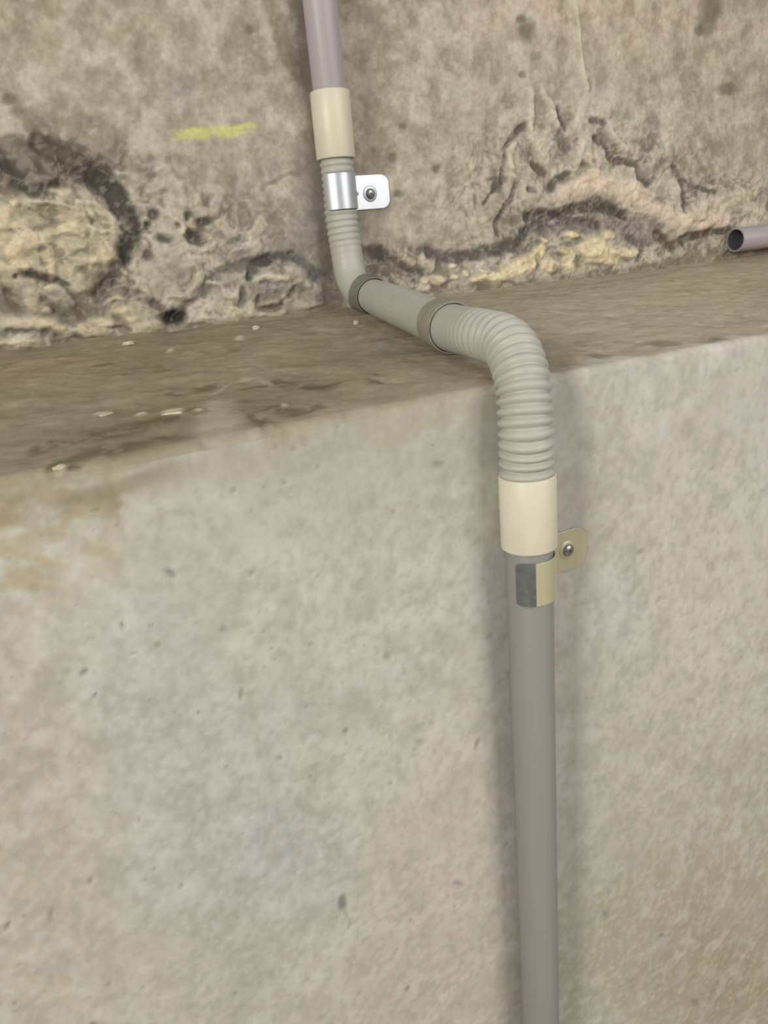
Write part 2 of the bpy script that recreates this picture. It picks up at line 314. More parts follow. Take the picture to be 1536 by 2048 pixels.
# damp line at the very foot
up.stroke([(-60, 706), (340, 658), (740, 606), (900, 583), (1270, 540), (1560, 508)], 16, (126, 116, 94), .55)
cc = crag*.6+cr2*.4
up.put(crust*sstep(.56, .66, cr2), (182, 173, 152), .22); up.put(crust*(1-sstep(.34, .44, cr2)), (112, 105, 92), .22)
lm = up.col.mean(1)/lin((158, 149, 130)).mean()
up.col *= np.where(lm < 1, lm**(.55*crust), lm**(.12*crust))[:, None]
up.h = up.h*.8 + (lo-.5)*.010 + (mid-.5)*.0028 + (fine-.5)*.0010 + crust*((crag-.5)*.005 + (cr2-.5)*.0018)
# the face stays flush behind the clamp and pipe
pp = at_wall(676, 335, BW-.019)
px = np.abs(u-pp[0]-.01); flat = 1-sstep(.035, .075, px)
flat = flat*sstep(-.05, -.01, v)
up.h = up.h*(1-flat) + np.minimum(up.h, 0)*.3*flat
up.h = up.h + .0
up.col *= np.array([1.0, 1.0, 1.05])
conc_up = mat_concrete('weathered rough concrete', .5, 1., .15)
up.build('wall_upper', lambda u, v, h: np.stack([u, BW - h, v], 1), conc_up, 1.04)

# ================================================================== LOWER WALL
lw = Surface(grid(-.75, -.35, .85, 1.4, .0017, .006), grid(-1.5, -1.02, -H-.0145, -H-.0145, .0017, .012),
             lambda x, y: at_wall(x, y, D)[[0, 2]], .00037)
lw.vv = np.unique(np.concatenate([np.arange(-1.5, -1.02, .012), np.linspace(-1.02, -H-.0060, 540)]))
lw.__init__(lw.uu, lw.vv, lw.conv, lw.unit)
u, v = lw.u, lw.v
lw.set_warp(.012, 22.)
lw.col[:] = lin((180, 175, 158))
for x, y, rx, ry, c, a in [
    (60, 1500, 190, 420, (174, 163, 144), .85), (90, 1950, 260, 200, (176, 166, 146), .8), (500, 1180, 330, 230, (184, 182, 163), .8), (230, 1350, 90, 120, (178, 176, 160), .7),
    (560, 1700, 190, 240, (170, 170, 156), .8), (330, 1500, 110, 260, (172, 170, 156), .7), (860, 1700, 140, 230, (190, 179, 163), .8), (700, 1550, 120, 90, (181, 178, 156), .6),
    (650, 1980, 300, 130, (178, 169, 149), .7), (900, 1950, 160, 160, (180, 169, 150), .6), (860, 1000, 160, 120, (172, 170, 150), .7), (260, 1200, 60, 60, (190, 188, 174), .6),
    (1380, 1250, 190, 300, (190, 181, 163), .85), (1250, 1000, 120, 160, (182, 173, 156), .7), (1450, 850, 140, 130, (188, 181, 166), .7), (1230, 1230, 60, 90, (184, 184, 168), .7),
    (1300, 1560, 170, 160, (180, 172, 154), .6), (1480, 1650, 160, 160, (170, 161, 138), .7), (1260, 1900, 180, 160, (164, 157, 130), .85), (1480, 1950, 150, 170, (158, 142, 110), .85),
    (1440, 1960, 60, 60, (162, 140, 112), .5), (1180, 780, 50, 60, (168, 160, 142), .5), (150, 1130, 130, 100, (176, 166, 144), .6)]:
    lw.blob(x, y, rx, ry, c, a, soft=.9)
n1 = fbm(u*62, v*52, 5, 2); n2 = fbm(u*190, v*170, 4, 4); n3 = fbm(u*14, v*14, 3, 6)
lw.put(sstep(.5, .72, n1), (190, 186, 170), .45); lw.put(1-sstep(.32, .5, n1), (160, 157, 139), .4)
lw.put(1-sstep(.30, .46, n2), (152, 149, 132), .33); lw.put(sstep(.54, .68, n2), (192, 189, 174), .3); lw.put(sstep(.52, .7, n3), (170, 162, 146), .35)
# rust / ochre soaking down from the ledge at left
och = sstep(.36, .58, fbm(u*60+v*25, v*90, 4, 13))
och2 = sstep(.38, .6, fbm(u*70, v*110, 4, 17))
lw.blob(90, 990, 200, 50, (150, 134, 102), .7, brk=.35+.65*och, ang=-12); lw.blob(90, 1040, 170, 60, (160, 144, 112), .6, brk=och2, ang=-8); lw.blob(60, 1000, 110, 40, (134, 118, 88), .5, brk=och2, ang=-14)
lw.blob(275, 1010, 90, 36, (136, 124, 96), .6, brk=och2, ang=30); lw.blob(40, 1150, 70, 70, (160, 144, 108), .55, brk=och)
lw.blob(240, 960, 120, 20, (134, 122, 96), .7, ang=-12); lw.blob(580, 865, 60, 22, (154, 138, 104), .7, brk=och, ang=-10); lw.blob(800, 860, 80, 40, (166, 152, 126), .6)
lw.blob(150, 1120, 120, 40, (170, 152, 118), .5, brk=och); lw.blob(900, 820, 110, 30, (160, 152, 130), .6, ang=-8)  # patch left of the hose bend is shading painted into the wall
lw.stroke([(0, 970), (350, 888), (620, 833), (950, 778), (1150, 745)], 22, (146, 136, 112), .7, brk=sstep(.3, .55, fbm(u*50, v*50, 4, 14)))
# soft shadow of the pipe, painted down the wall on its right
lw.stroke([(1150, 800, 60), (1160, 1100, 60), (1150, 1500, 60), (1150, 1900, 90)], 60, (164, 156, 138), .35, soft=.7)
# blow holes
for x, y, rx, ry, a in [(885, 933, 6, 8, .8), (560, 958, 6, 5, .8), (455, 985, 6, 6, .6), (343, 1157, 9, 6, .7), (235, 1268, 6, 5, .7), (152, 1350, 8, 4, .85), (183, 1388, 4, 4, .85),
                        (472, 1388, 4, 9, .6), (690, 1452, 5, 5, .7), (560, 1498, 5, 5, .6), (967, 1478, 5, 9, .6), (630, 1552, 6, 4, .5), (188, 1770, 5, 9, .6), (365, 1760, 5, 5, .5),
                        (682, 1806, 8, 13, .9), (113, 1838, 5, 11, .5), (815, 1978, 5, 6, .7), (920, 1768, 7, 7, .5), (300, 1300, 5, 5, .5), (505, 1135, 4, 4, .5), (620, 1290, 6, 5, .4), (780, 1320, 6, 6, .4),
                        (1275, 1100, 6, 5, .5), (1325, 1200, 8, 6, .35), (1390, 1400, 7, 7, .35), (1212, 1830, 5, 10, .5), (1330, 1870, 8, 5, .5), (2, 1852, 5, 6, .8), (190, 2046, 8, 6, .7), (215, 1975, 5, 4, .5), (975, 1270, 6, 6, .5), (830, 1500, 8, 5, .35), (450, 1260, 8, 6, .4), (1390, 2000, 9, 6, .4)]:
    lw.blob(x, y, rx, ry, (108, 104, 90), a*.9, soft=.7, h=-.0010)
lw.stroke([(684, 1815), (690, 1860)], 5, (150, 146, 128), .7); lw.blob(760, 930, 240, 90, (166, 161, 143), .55, ang=-8, soft=.9); lw.blob(420, 930, 160, 40, (160, 151, 130), .5, ang=-10, soft=.8)
lw.blob(787, 1037, 5, 5, (160, 120, 104), .7); lw.blob(505, 1640, 0.1+5, 4, (200, 196, 180), .5)
for i in range(260):                                    # scattered small pinholes
    x = RNG.uniform(-50, 1600); y = RNG.uniform(800, 2080); r = RNG.uniform(1.5, 4)
    c = lw.conv(x, y); q = np.hypot(u-c[0], v-c[1])/(r*.0004)
    mm = 1-sstep(.5, 1.5, q); lw.put(mm, (120, 114, 96), RNG.uniform(.15, .5)); lw.h -= mm*.0003
lw.h += (n3-.5)*.003 + (n1-.5)*.0007 + (n2-.5)*.0004
edge = sstep(-H-.05, -H-.012, v)
lw.h += edge*(fbm(u*40, u*0+3.3, 4, 19)-.5)*.004
pp = at_wall(1057, 1020, D-.021)
flat = 1-sstep(.03, .06, np.abs(u-pp[0]-.02)); lw.h = lw.h*(1-flat)+np.minimum(lw.h, 0)*.3*flat
lwh = lw.h.reshape(len(lw.vv), len(lw.uu))[-1]; lwu = lw.uu.copy(); lwc = lw.col.reshape(len(lw.vv), len(lw.uu), 3)[-6:].mean(0)
lw.col *= np.array([.985, 1.0, 1.08])
conc_lw = mat_concrete('smooth formed concrete', .22, 1., .055)
lw.build('wall_lower', lambda u, v, h: np.stack([u, D - h, v], 1), conc_lw, 1.0)

# ================================================================== LEDGE
RR = .007; LG = 1.25
def conv_l(x, y):
    p = at_ledge(x, y); return p[[0, 1]]
arcs = -np.linspace(1, 0, 9)[:-1]*RR*1.5708
vv = np.concatenate([D+RR+arcs, np.arange(D+RR, BW+.03, .002)])
lg = Surface(grid(-.75, -.35, 1.3, 1.9, .0022, .006), vv, conv_l, .0005)
u, v = lg.u, lg.v
lg.set_warp(.016, 16.)
lg.col[:] = lin((150, 141, 121))
lg.put(1-sstep(.25, .62, u+.15*(v-D)), (130, 119, 97), 1.)
for x, y, rx, ry, c, a, g in [
    (1300, 620, 260, 60, (164, 154, 132), .8, -8), (1450, 560, 150, 40, (158, 150, 124), .7, -8), (1020, 590, 100, 24, (150, 138, 118), .7, -8),
    (1200, 700, 140, 40, (158, 147, 126), .7, -10), (300, 780, 300, 60, (130, 120, 96), .7, -10), (80, 735, 140, 26, (130, 111, 90), .75, -8), (330, 690, 160, 26, (126, 115, 92), .7, -6),
    (640, 690, 120, 40, (132, 120, 98), .7, -6), (790, 700, 90, 30, (134, 129, 112), .7, 12), (120, 850, 160, 40, (130, 124, 104), .7, -8), (60, 925, 120, 30, (134, 126, 106), .7, -10),
    (900, 750, 110, 26, (150, 140, 118), .6, 10), (740, 760, 130, 26, (140, 128, 104), .7, -8), (1020, 640, 40, 40, (140, 128, 108), .4, 0)]:
    lg.blob(x, y, rx, ry, c, a, ang=g, soft=.9)
l1 = fbm(u*20, v*24, 4, 21); l2 = fbm(u*75, v*60, 4, 22); st = fbm(u*9, v*60, 4, 29)
lf = .35+.65*(1-sstep(.25, .55, u))
lg.put(sstep(.5, .68, l1)*lf, (150, 141, 120), .3); lg.put((1-sstep(.28, .45, l1))*lf, (114, 104, 83), .35)
lg.put(sstep(.52, .7, st)*lf, (146, 135, 113), .22); lg.put((1-sstep(.3, .46, st))*lf, (118, 108, 86), .25)
lg.put(1-sstep(.26, .4, l2), (110, 100, 78), .3)
lg.set_warp(.006, 60.)
pat = sstep(.34, .5, fbm(lg.wu*95, lg.wv*85, 4, 26))
def st4(pts, w, rgb, a=.85, brk=None):
    ws = w if isinstance(w, (list, tuple)) else [w]*len(pts)
    lg.stroke([(100+p[0]/2.194, 720+p[1]/2.194, q/2.194) for p, q in zip(pts, ws)], 1, rgb, a, .7, 0., brk)
DL = (90, 82, 62)
lg.blob(360, 835, 300, 50, (112, 103, 80), .65, ang=-10, soft=.8); lg.blob(750, 790, 160, 30, (132, 123, 101), .6, ang=-6, soft=.8); lg.blob(580, 790, 110, 34, (120, 110, 88), .6, ang=-6, soft=.8)
for pts, w in [([(-60, 400), (130, 340), (300, 320), (450, 280), (600, 240), (690, 240)], [60, 90, 100, 110, 110, 60]), ([(0, 470), (150, 420), (250, 405), (380, 370)], 80), ([(520, 330), (600, 350), (640, 360)], 60), ([(560, 150), (640, 130), (700, 110)], 50),
               ([(760, 190), (860, 185)], 50), ([(850, 130), (950, 110)], 40), ([(1000, 90), (1080, 110), (1180, 130), (1260, 100)], [60, 90, 90, 50]), ([(980, 220), (1080, 235), (1170, 220)], 60), ([(820, 240), (900, 250), (960, 290)], 60), ([(480, 20), (520, 40)], 30), ([(1400, 60), (1440, 110)], 50), ([(200, 30), (260, 20)], 30)]:
    st4(pts, w, DL, .85, pat)
st4([(740, 190), (750, 260), (720, 310)], [90, 110, 130], (150, 142, 125), .8); st4([(690, 150), (800, 100), (900, 80), (990, 110)], 26, (148, 139, 121), .75); st4([(660, 340), (760, 350), (900, 310)], 36, (146, 138, 120), .7)
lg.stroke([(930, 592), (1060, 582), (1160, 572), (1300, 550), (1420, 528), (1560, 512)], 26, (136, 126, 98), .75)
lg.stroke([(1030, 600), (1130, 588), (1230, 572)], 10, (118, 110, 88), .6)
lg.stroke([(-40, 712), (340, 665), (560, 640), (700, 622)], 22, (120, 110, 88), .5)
for x, y, rx, ry in [(1320, 685, 30, 7), (1200, 712, 22, 5), (1325, 712, 10, 5), (1430, 680, 20, 8), (320, 735, 18, 6), (470, 700, 14, 4), (620, 665, 16, 5)]:
    lg.blob(x, y, rx, ry, (112, 103, 84), .7, soft=.5, h=-.001)
for x, y, rx in [(215, 828, 16), (280, 828, 12), (345, 824, 22), (118, 935, 12), (560, 815, 8), (390, 826, 10), (480, 675, 10), (340, 700, 8)]:
    lg.blob(x, y, rx, 3.5, (172, 162, 136), .8, soft=.5, h=.0015, ang=-6)
bl = 1-sstep(D+.004, D+.020, v+(fbm(u*30, v*30, 4, 91)-.5)*.05)
bl = np.maximum(bl*(.1+.9*sstep(.12, .36, u)), (1-sstep(D-.004, D+.004, v))*(.5+.5*sstep(.08, .3, u)))
ec = np.stack([np.interp(u, lwu, lwc[:, k]) for k in range(3)], 1)/LG
lg.col = lg.col*(1-bl[:, None]) + ec*bl[:, None]
lg.h += (l1-.5)*.006 + (l2-.5)*.0018 + (fbm(u*190, v*150, 3, 24)-.5)*.0009
def lpos(u, v, h):
    a = np.clip((D+RR-v)/RR, 0, 1.5708); onarc = v < D+RR
    eh = np.interp(u, lwu, lwh)
    fade = 1-sstep(D+RR, D+.1, v)
    hh = h*sstep(D-.004, D+.03, v)
    ledge = ledge_z(np.maximum(v, D+RR))
    Y = np.where(onarc, D+RR-(RR)*np.sin(a), v) - eh*np.where(onarc, np.sin(a), 0)
    Z = np.where(onarc, ledge_z(D+RR)-RR*(1-np.cos(a)), ledge) + hh
    return np.stack([u, Y, Z], 1)
conc_lg = mat_concrete('grimy ledge concrete', .35, 1., .09)
lg.col *= np.array([1., 1., 1.05]); lg.build('trim_1', lpos, conc_lg, LG)

# ================================================================== FLOOR
fl = new_obj('floor', [(-4, -5, -1.5), (4.5, -5, -1.5), (4.5, D+.05, -1.5), (-4, D+.05, -1.5)], [(0, 1, 2, 3)], mat_plastic('floor concrete', (170, 165, 150), .85, .08, 3, .2), smooth=False)
fl['kind'] = 'structure'
# ================================================================== CONDUITS
m_cream = mat_plastic('cream pvc', (205, 197, 176), .42, .03, 40, .35)
m_hose = mat_plastic('grey beige hose plastic', (170, 169, 157), .48, .04, 50, .35)
m_pipe_low = mat_plastic('grey pvc pipe', (132, 130, 124), .45, .04, 14, .35, (1, 1, .15))
m_pipe_up = mat_plastic('mauve grey pvc pipe', (166, 158, 159), .4, .05, 120, .4, (1, 1, .03))
m_stub = mat_plastic('mauve grey pvc pipe end', (160, 150, 150), .4, .05, 60, .4, (.05, 1, 1))
m_inner = mat_plastic('dark pipe bore', (92, 94, 98), .6, .1, 30)
m_zinc = mat_metal('bright zinc plate', (198, 201, 204), .42, .05, .8)
m_zinc_dull = mat_metal('dull yellowed zinc plate', (196, 188, 156), .42, .08, .4)
m_band = mat_plastic('grimy painted steel', (138, 134, 118), .6, .14, 90, .3)
m_band_g = mat_plastic('greenish grimy steel', (112, 114, 100), .6, .14, 90, .3)
m_dark_refl = mat_plastic('dark reflection plate', (92, 95, 91), .5, .2, 120, .4)  # dark reflection painted as a flat colour on the lower strap
m_screw = mat_metal('steel screw', (165, 163, 155), .3, .05)

def frames(P):
    P = np.array(P, float); T = np.gradient(P, axis=0); T /= np.linalg.norm(T, axis=1)[:, None]
    n = np.array([0., -1., 0.]); n = n - T[0]*(n@T[0])
    if np.linalg.norm(n) < .1: n = np.array([0., 0., 1.]) - T[0]*T[0][2]
    out = []
    for t in T:
        n = n - t*(n@t); n /= np.linalg.norm(n); out.append((n.copy(), np.cross(t, n)))
    return T, out
def sweep(P, rad, seg=36):
    """closed profile list: one ring of seg vertices at each point with radius rad[i]"""
    P = np.array(P, float); T, fr = frames(P); V = []; Fc = []
    for p, r, (n, b) in zip(P, rad, fr):
        for k in range(seg):
            a = 2*math.pi*k/seg; V.append(p + r*(math.cos(a)*n + math.sin(a)*b))
    for i in range(len(P)-1):
        for k in range(seg):
            k2 = (k+1) % seg
            Fc.append((i*seg+k, i*seg+k2, (i+1)*seg+k2, (i+1)*seg+k))
    return V, Fc
def tube(p0, p1, r, wall=.002, bev=.0012, seg=48, n=2):
    """hollow straight tube with rounded rims"""
    p0 = np.array(p0, float); p1 = np.array(p1, float); L = np.linalg.norm(p1-p0); d = (p1-p0)/L
    prof = [(0, r-wall), (0, r-bev), (bev*.3, r-bev*.3), (bev, r)] + [(L*k/n, r) for k in range(1, n)] + [(L-bev, r), (L-bev*.3, r-bev*.3), (L, r-bev), (L, r-wall), (L-.006, r-wall), (.006, r-wall), (0, r-wall)]
    T = d; a = np.array([0., -1., 0.]); a = a-T*(a@T)
    if np.linalg.norm(a) < .1: a = np.array([0., 0., 1.])
    a /= np.linalg.norm(a); b = np.cross(T, a); V = []; Fc = []
    for s_, rr in prof:
        for k in range(seg):
            t = 2*math.pi*k/seg; V.append(p0+d*s_+rr*(math.cos(t)*a+math.sin(t)*b))
    for i in range(len(prof)-1):
        for k in range(seg):
            k2 = (k+1) % seg; Fc.append((i*seg+k, i*seg+k2, (i+1)*seg+k2, (i+1)*seg+k))
    return V, Fc

def catmull(P, n=24):
    P = [np.array(p, float) for p in P]; P = [2*P[0]-P[1]] + P + [2*P[-1]-P[-2]]; out = []
    for i in range(1, len(P)-2):
        for k in range(n):
            t = k/n
            out.append(.5*((2*P[i]) + (-P[i-1]+P[i+1])*t + (2*P[i-1]-5*P[i]+4*P[i+1]-P[i+2])*t*t + (-P[i-1]+3*P[i]-3*P[i+1]+P[i+2])*t**3))
    out.append(P[-2]); return np.array(out)
def resample(P, step):
    s = np.concatenate([[0], np.cumsum(np.linalg.norm(np.diff(P, axis=0), axis=1))])
    n = int(s[-1]/step); q = np.linspace(0, s[-1], n)
    return np.stack([np.interp(q, s, P[:, k]) for k in range(3)], 1), q

RH, RP, RC = .0185, .0176, .0207
# --- lower run: straight pipe, coupling
AXL = D - .0213
pl = at_wall(1056, 1020, AXL); XL = pl[0]
zc0 = at_wall(1057, 1092, AXL)[2]; zc1 = at_wall(1055, 948, AXL)[2]
o = new_obj('rigid_conduit', *tube((XL-.001, AXL+.0030, -1.45), (XL, AXL, zc0+.025), RP), m_pipe_low)
recentre(o, (XL, AXL, -1.45)); tag(o, 'long smooth grey plastic conduit running straight down the lower concrete wall', 'pipe')
o = new_obj('conduit_coupling', *tube((XL, AXL, zc0), (XL, AXL, zc1), RC, .0022), m_cream)
recentre(o, (XL, AXL, zc0)); tag(o, 'cream plastic coupling sleeve joining the ribbed hose to the pipe on the lower wall', 'pipe coupling')
# --- upper run
AXU = BW - .0225
RCU, RPU = .0222, .0185
pu0 = at_wall(672, 319, AXU); pu1 = at_wall(659, 183, AXU); pu2 = at_wall(640, 20, AXU); XU = at_wall(674, 345, AXU)[0]
dirU = pu2-pu0; dirU /= np.linalg.norm(dirU)
top = pu0 + dirU*.62
o = new_obj('rigid_conduit', *tube(pu1-dirU*.02, top, RPU), m_pipe_up)
recentre(o, tuple(pu1)); tag(o, 'mauve-grey smooth plastic conduit rising up the rough upper wall', 'pipe')
o = new_obj('conduit_coupling', *tube(pu0, pu1, RCU, .0026), m_cream)
recentre(o, tuple(pu0)); tag(o, 'cream plastic coupling sleeve at the foot of the mauve-grey upper pipe', 'pipe coupling')
# --- corrugated hose
def onl(x, y, up_): return at_ledge(x, y, up_)
hp = [(XL, AXL, zc1-.02), (XL, AXL, zc1+.01), (XL, AXL, zc1+.036), (XL+.005, AXL+.010, -H+.004), (XL+.012, AXL+.035, -H+.0245),
      onl(962, 669, .0262), onl(905, 656, .0225), onl(835, 628, .0205), onl(790, 610, .0205), onl(745, 592, .0205),
      (XU+.001, BW-.046, ledge_z(BW)+.0225), (XU+.001, BW-.029, ledge_z(BW)+.040), (XU+.001, BW-.0235, ledge_z(BW)+.070),
      (XU, AXU+.001, ledge_z(BW)+.105), tuple(pu0-dirU*.03), tuple(pu0+dirU*.02)]
hpath, hs = resample(catmull(hp), .00085)
# ribs: full on both vertical runs, flattened on the stretch that lies on the ledge
yy = hpath[:, 1]
amp = .0020*(1-sstep(D+.01, D+.075, yy)) + .0010*sstep(BW-.035, BW-.02, yy)*sstep(ledge_z(BW)+.055, ledge_z(BW)+.09, hpath[:, 2]) + .0001
ph = hs/.0073
rib = (np.abs(np.cos(math.pi*ph)))**.7*2-1
rad = RH*(1+.07*sstep(D, D+.15, yy)*(1-sstep(BW-.12, BW-.05, yy))) + amp*rib - amp*.3
o = new_obj('flexible_conduit', *sweep(hpath, rad, 40), m_hose)
recentre(o, tuple(hpath[0])); tag(o, 'grey-beige corrugated hose bending over the ledge between the lower and the upper wall', 'conduit')

# --- one-hole clamps: strap over the pipe, flat tab on the wall with a screw
def strap(root, cx, cy, wall_y, r, z0, z1, a_end, tab, mat, tz0=None, tz1=None, th=.0013, rc=.010, end_mat=None):
    """section in the wall's horizontal plane, from the free end round the front of the pipe and out along the wall"""
    sec = []
    rr = r + th*.5 + .0002
    a0 = math.radians(a_end); a1 = math.radians(8)          # angle measured from -X over -Y(front) to +X
    for k in range(29):
        a = a0 + (math.pi+a1*0-a0)*k/28
        sec.append((cx - rr*math.cos(a), cy - rr*math.sin(a)))
    yw = wall_y - th*.5 - .0004
    sec.append((cx+rr, (cy+yw)*.5)); sec.append((cx+rr, yw-.004)); sec.append((cx+rr+.0012, yw-.0012)); sec.append((cx+rr+.004, yw))
    n = 14; x0 = cx+rr+.004; L = tab-.004
    for k in range(1, n+1): sec.append((x0+L*(1-(1-k/n)**1.6), yw))
    sec = np.array(sec); V = []; zc = (z0+z1)/2; hw = (z1-z0)/2
    t = np.gradient(sec, axis=0); t /= np.linalg.norm(t, axis=1)[:, None]; nrm = np.stack([-t[:, 1], t[:, 0]], 1)
    xe = x0+L
    for i, (p, q) in enumerate(zip(sec, nrm)):
        w_ = hw; rcc = min(rc, hw*.95)
        if i > 33:
            d = xe-p[0]
            if d < rcc: w_ = hw-rcc+math.sqrt(max(rcc*rcc-(rcc-d)**2, 1e-8))
        if i < 3: w_ = hw - (.0022, .0008, .0002)[i]
        for s_, z in ((.5, zc-w_), (.5, zc+w_), (-.5, zc+w_), (-.5, zc-w_)):
            V.append((p[0]+q[0]*th*s_, p[1]+q[1]*th*s_, z))
    Fc = []
    for i in range(len(sec)-1):
        for k in range(4): Fc.append((i*4+k, i*4+(k+1) % 4, (i+1)*4+(k+1) % 4, (i+1)*4+k))
    Fc.append((3, 2, 1, 0)); e = (len(sec)-1)*4; Fc.append((e, e+1, e+2, e+3))
    o = part('strap', V, Fc, mat, root)
    if end_mat:  # free end recoloured to stand in for a dark reflection
        o.data.materials.append(end_mat)
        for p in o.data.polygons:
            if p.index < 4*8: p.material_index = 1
    bv = o.modifiers.new('edge', 'BEVEL'); bv.width = .0004; bv.segments = 2; bv.limit_method = 'ANGLE'
    ws = o.modifiers.new('wn', 'WEIGHTED_NORMAL'); ws.keep_sharp = True
    return o, (x0+L, yw-th*.5, zc)
def dome(root, name, c, r, hgt, mat, n=(0, -1, 0), base=.0006, seg=28, sx=1., sz=1.):
    """flattened screw-head dome standing on a point with its axis along -Y"""
    V = []; Fc = []; rings = [(1, 0), (1, base)] + [(math.cos(a), base+hgt*math.sin(a)) for a in np.linspace(.2, 1.45, 7)]
    for q, hh in rings:
        for k in range(seg):
            a = 2*math.pi*k/seg; V.append((c[0]+r*q*math.cos(a)*sx, c[1]-hh, c[2]+r*q*math.sin(a)*sz))
    for i in range(len(rings)-1):
        for k in range(seg): Fc.append((i*seg+k, i*seg+(k+1) % seg, (i+1)*seg+(k+1) % seg, (i+1)*seg+k))
    Fc.append(tuple((len(rings)-1)*seg+k for k in range(seg)))
    return part(name, V, Fc, mat, root)
def cross_recess(screw, root, c, r, mat):
    """two crossed bars sunk in the screw head, darker than the head"""
    bm = bmesh.new()
    for ang in (25, 115):
        g = bmesh.ops.create_cube(bm, size=1.)
        bmesh.ops.scale(bm, vec=(r*1.1, .0004, r*.26), verts=g['verts'])
        bmesh.ops.rotate(bm, cent=(0, 0, 0), matrix=Matrix.Rotation(math.radians(ang), 3, 'Y'), verts=g['verts'])
        bmesh.ops.translate(bm, vec=Vector(c)-Vector(root.location), verts=g['verts'])
    me = bpy.data.meshes.new('cross_slot'); bm.to_mesh(me); bm.free(); me.materials.append(mat)
    o = bpy.data.objects.new('cross_slot', me); C.objects.link(o); o.parent = screw
    return o

# upper clamp, on the hose just under the upper coupling
cu = at_wall(680, 385, AXU); zz0 = at_wall(740, 416, BW)[2]; zz1 = at_wall(740, 347, BW)[2]
xe = at_wall(776, 382, BW)[0]
rt = empty('pipe_clamp', (cu[0], BW, (zz0+zz1)/2)); tag(rt, 'shiny silver one-hole metal clamp holding the ribbed hose to the rough upper wall', 'clamp')
cxu = at_wall(677, 385, AXU)[0]
rus = RH+.0012
strap(rt, cxu, AXU, BW-.0006, rus, zz0-.0015, zz1-.0015, 18, xe-cxu-rus, m_zinc, rc=.011)
sp = at_wall(740, 388, BW); yt = BW-.0020
dome(rt, 'washer', (sp[0]-.001, yt, sp[2]), .0092, .0012, m_zinc, base=.0004)
sc_ = dome(rt, 'screw', (sp[0]-.001, yt-.0008, sp[2]), .0062, .0028, m_screw)
cross_recess(sc_, rt, (sp[0]-.001, yt-.0042, sp[2]), .0042, m_inner)
fx = cxu+rus
dome(rt, 'stiffening_rib', (fx+.006, yt+.0004, sp[2]+.001), .009, .0042, m_zinc, sx=1., sz=.45)
# lower clamp, on the grey pipe just under the lower coupling
z0 = at_wall(1140, 1136, D)[2]; z1 = at_wall(1140, 1057, D)[2]; xe = at_wall(1168, 1090, D)[0]
rt = empty('pipe_clamp', (XL, D, (z0+z1)/2)); tag(rt, 'dull yellowish one-hole metal clamp on the grey pipe below the lower cream coupling', 'clamp')
rl = RP+.0006
strap(rt, XL, AXL, D-.0006, rl, z0, z1, 22, xe-XL-rl, m_zinc_dull, rc=.012, end_mat=m_dark_refl)
sp = at_wall(1131, 1098, D); yt = D-.0020
dome(rt, 'washer', (sp[0], yt, sp[2]), .0080, .0012, m_zinc_dull, base=.0004)
sc_ = dome(rt, 'screw', (sp[0], yt-.0008, sp[2]), .0052, .0026, m_screw)
cross_recess(sc_, rt, (sp[0], yt-.0040, sp[2]), .0034, m_inner)
bz = at_wall(1096, 1150, AXL-.006)
dome(rt, 'stiffening_rib', (XL+rl+.003, D-.003, (z0+z1)/2), .007, .012, m_zinc_dull, sx=1., sz=.5)

# --- dark saddles round the hose on the ledge
def saddle(i_mid, width, r, label, tabdir, tablen, m_band):
    i0 = i_mid-int(width/2/.00085); i1 = i_mid+int(width/2/.00085)
    P = hpath[i0:i1+1]; th = .0016
    n = len(P); rad_ = np.full(n, r+th); rad_[0] -= .0004; rad_[-1] -= .0004
    V, Fc = sweep(P, rad_, 44); V2, F2 = sweep(P, np.full(n, r), 44); off = len(V)
    V = V+V2; Fc = Fc + [tuple(reversed([k+off for k in f])) for f in F2]
    for e, rev in ((0, False), ((n-1)*44, True)):
        for k in range(44):
            k2 = (k+1) % 44; f = (e+k, e+off+k, e+off+k2, e+k2); Fc.append(f if not rev else tuple(reversed(f)))
    c = hpath[i_mid]; root = empty('conduit_saddle', (c[0], c[1], ledge_z(c[1]))); tag(root, label, 'pipe strap', 'dark straps on the ledge hose')
    part('band', V, Fc, m_band, root)
    # foot lying on the ledge
    t = hpath[i1]-hpath[i0]; t[2] = 0; t /= np.linalg.norm(t); sd = np.array([t[1], -t[0], 0])*tabdir
    bm = bmesh.new(); L0, L1, hw = r*.78, r+tablen, width*.42; prof = [(L0, -hw), (L1-hw*.8, -hw)] + [(L1-hw*.8+hw*.8*math.sin(a), -hw*math.cos(a)) for a in np.linspace(.25, math.pi-.25, 9)] + [(L1-hw*.8, hw), (L0, hw)]
    b0 = [np.array([c[0], c[1], 0])+sd*a+t*b for a, b in prof]
    for b in b0: b[2] = ledge_z(b[1])
    m_ = len(b0); V = [b+np.array([0, 0, .0010]) for b in b0]+[b+np.array([0, 0, .0034]) for b in b0]
    Fc = [tuple(range(m_-1, -1, -1)), tuple(range(m_, 2*m_))]+[(k, (k+1) % m_, m_+(k+1) % m_, m_+k) for k in range(m_)]
    part('foot', V, Fc, m_band, root, False)
    return root
def nearest(x, y):
    q = [(768+FPX*(p@R)/(p@F)-x)**2+(1024-FPX*(p@U)/(p@F)-y)**2 for p in hpath]; return int(np.argmin(q))
s1 = saddle(nearest(738, 592), .031, .0201, 'dark greenish metal band round the hose where it meets the foot of the upper wall', 1, .012, m_band_g)
s2 = saddle(nearest(893, 650), .034, .0203, 'brownish-grey metal band round the hose near the front of the ledge', 1, .016, m_band)
for s_ in (s1, s2): del s_['group']

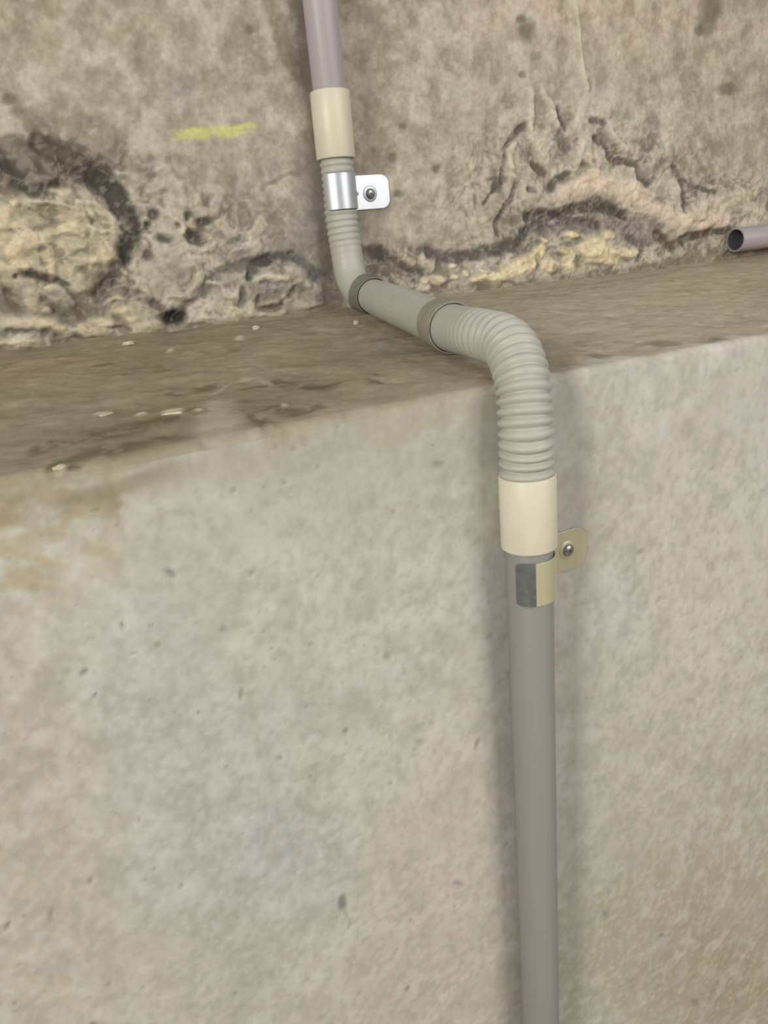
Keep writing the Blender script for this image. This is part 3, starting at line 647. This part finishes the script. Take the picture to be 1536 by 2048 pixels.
# --- open pipe end lying at the back of the ledge, right
rs = .0178
ps_ = at_wall(1470, 480, BW-rs-.004); zs = max(ps_[2], ledge_z(BW-.02)+rs+.001)
root = empty('conduit_stub', (ps_[0], BW-rs-.004, zs)); tag(root, 'open-ended mauve-grey pipe lying along the foot of the upper wall at the right edge', 'pipe')
V, Fc = tube((ps_[0], BW-rs-.004, zs), (ps_[0]+.62, BW-rs-.004, zs), rs, .0024)
part('pipe_body', V, Fc, m_stub, root)
V, Fc = sweep([(ps_[0]+.003+.01*k, BW-rs-.004, zs) for k in range(12)], [rs-.0026]*12, 40)
Fc.append(tuple(11*40+k for k in range(40)))
part('bore', V, [tuple(reversed(f)) for f in Fc], m_inner, root)

# --- crumbs of mineral crust lying on the ledge
m_crumb = mat_plastic('chalky white mineral', (190, 180, 154), .9, .08, 300, .1)
def crumb(x, y, sx, sz, label, seed):
    c = at_ledge(x, y, .001); rr = random.Random(seed); bm = bmesh.new()
    bmesh.ops.create_icosphere(bm, subdivisions=3, radius=1.)
    for vtx in bm.verts:
        k = 1+.22*math.sin(vtx.co.x*3+seed)+.16*math.sin(vtx.co.y*5+seed*2)+.12*math.sin(vtx.co.z*7+seed*3)+rr.uniform(-.06, .06)
        vtx.co = Vector((vtx.co.x*sx*k, vtx.co.y*sx*.7*k, vtx.co.z*sz*k))
    me = bpy.data.meshes.new('mineral_crumb'); bm.to_mesh(me); bm.free(); me.materials.append(m_crumb)
    for p in me.polygons: p.use_smooth = True
    o = bpy.data.objects.new('mineral_crumb', me); C.objects.link(o)
    o.location = (c[0], c[1], ledge_z(c[1])+sz*.75); o.rotation_euler = (0, 0, rr.uniform(-.6, .6))
    tag(o, label, 'crumb', 'crumbs of mineral crust on the ledge')
for x, y, sx, sz, lab, sd in [
    (256, 689, .0065, .0022, 'flat white mineral flake at the foot of the upper wall, left end of the ledge', 1),
    (512, 656, .0048, .0020, 'small white mineral flake on the ledge below the pale swirled knob', 2),
    (714, 648, .0034, .0026, 'tiny pinkish-white crumb on the ledge just left of the greenish hose band', 3),
    (213, 829, .0046, .0012, 'pale flake in the dark dirt on the left of the ledge', 4),
    (345, 826, .0058, .0011, 'long thin pale flake in the middle of the dark dirt patch on the ledge', 5),
    (118, 935, .0034, .0014, 'pale crumb at the front edge of the ledge, far left', 6)]:
    crumb(x, y, sx, sz, lab, sd)

# ================================================================== LIGHT
def area(name, loc, target, sx, sy, power, col):
    l = bpy.data.lights.new(name, 'AREA'); l.shape = 'RECTANGLE'; l.size = sx; l.size_y = sy; l.energy = power; l.color = col
    o = bpy.data.objects.new(name, l); C.objects.link(o); o.location = loc
    o.rotation_euler = (Vector(target)-Vector(loc)).to_track_quat('-Z', 'Y').to_euler(); return o
tgt = (.35, .5, -.2)
area('right_lamp', (1.6, -2.2, 1.15), tgt, 1.7, 1.5, 66, (1., .975, .93))
area('left_lamp', (-2.3, -1.05, .85), tgt, .65, .7, 78, (1., .97, .92))
wd = bpy.data.worlds.new('world'); bpy.context.scene.world = wd; wd.use_nodes = True
bg = wd.node_tree.nodes['Background']; bg.inputs[0].default_value = (.93, .97, 1., 1); bg.inputs[1].default_value = .28

# ================================================================== CAMERA
cd = bpy.data.cameras.new('camera'); cam = bpy.data.objects.new('camera', cd); C.objects.link(cam)
cd.sensor_fit = 'VERTICAL'; cd.sensor_height = 32.; cd.lens = FPX/2048*32.; cd.clip_start = .01; cd.clip_end = 50
M = Matrix(((R[0], U[0], -F[0], 0), (R[1], U[1], -F[1], 0), (R[2], U[2], -F[2], 0), (0, 0, 0, 1)))
cam.matrix_world = M
sc = bpy.context.scene; sc.camera = cam
sc.view_settings.view_transform = 'Standard'; sc.view_settings.look = 'None'
sc.view_settings.exposure = -.04; sc.view_settings.gamma = 1.; sc.view_settings.use_curve_mapping = False
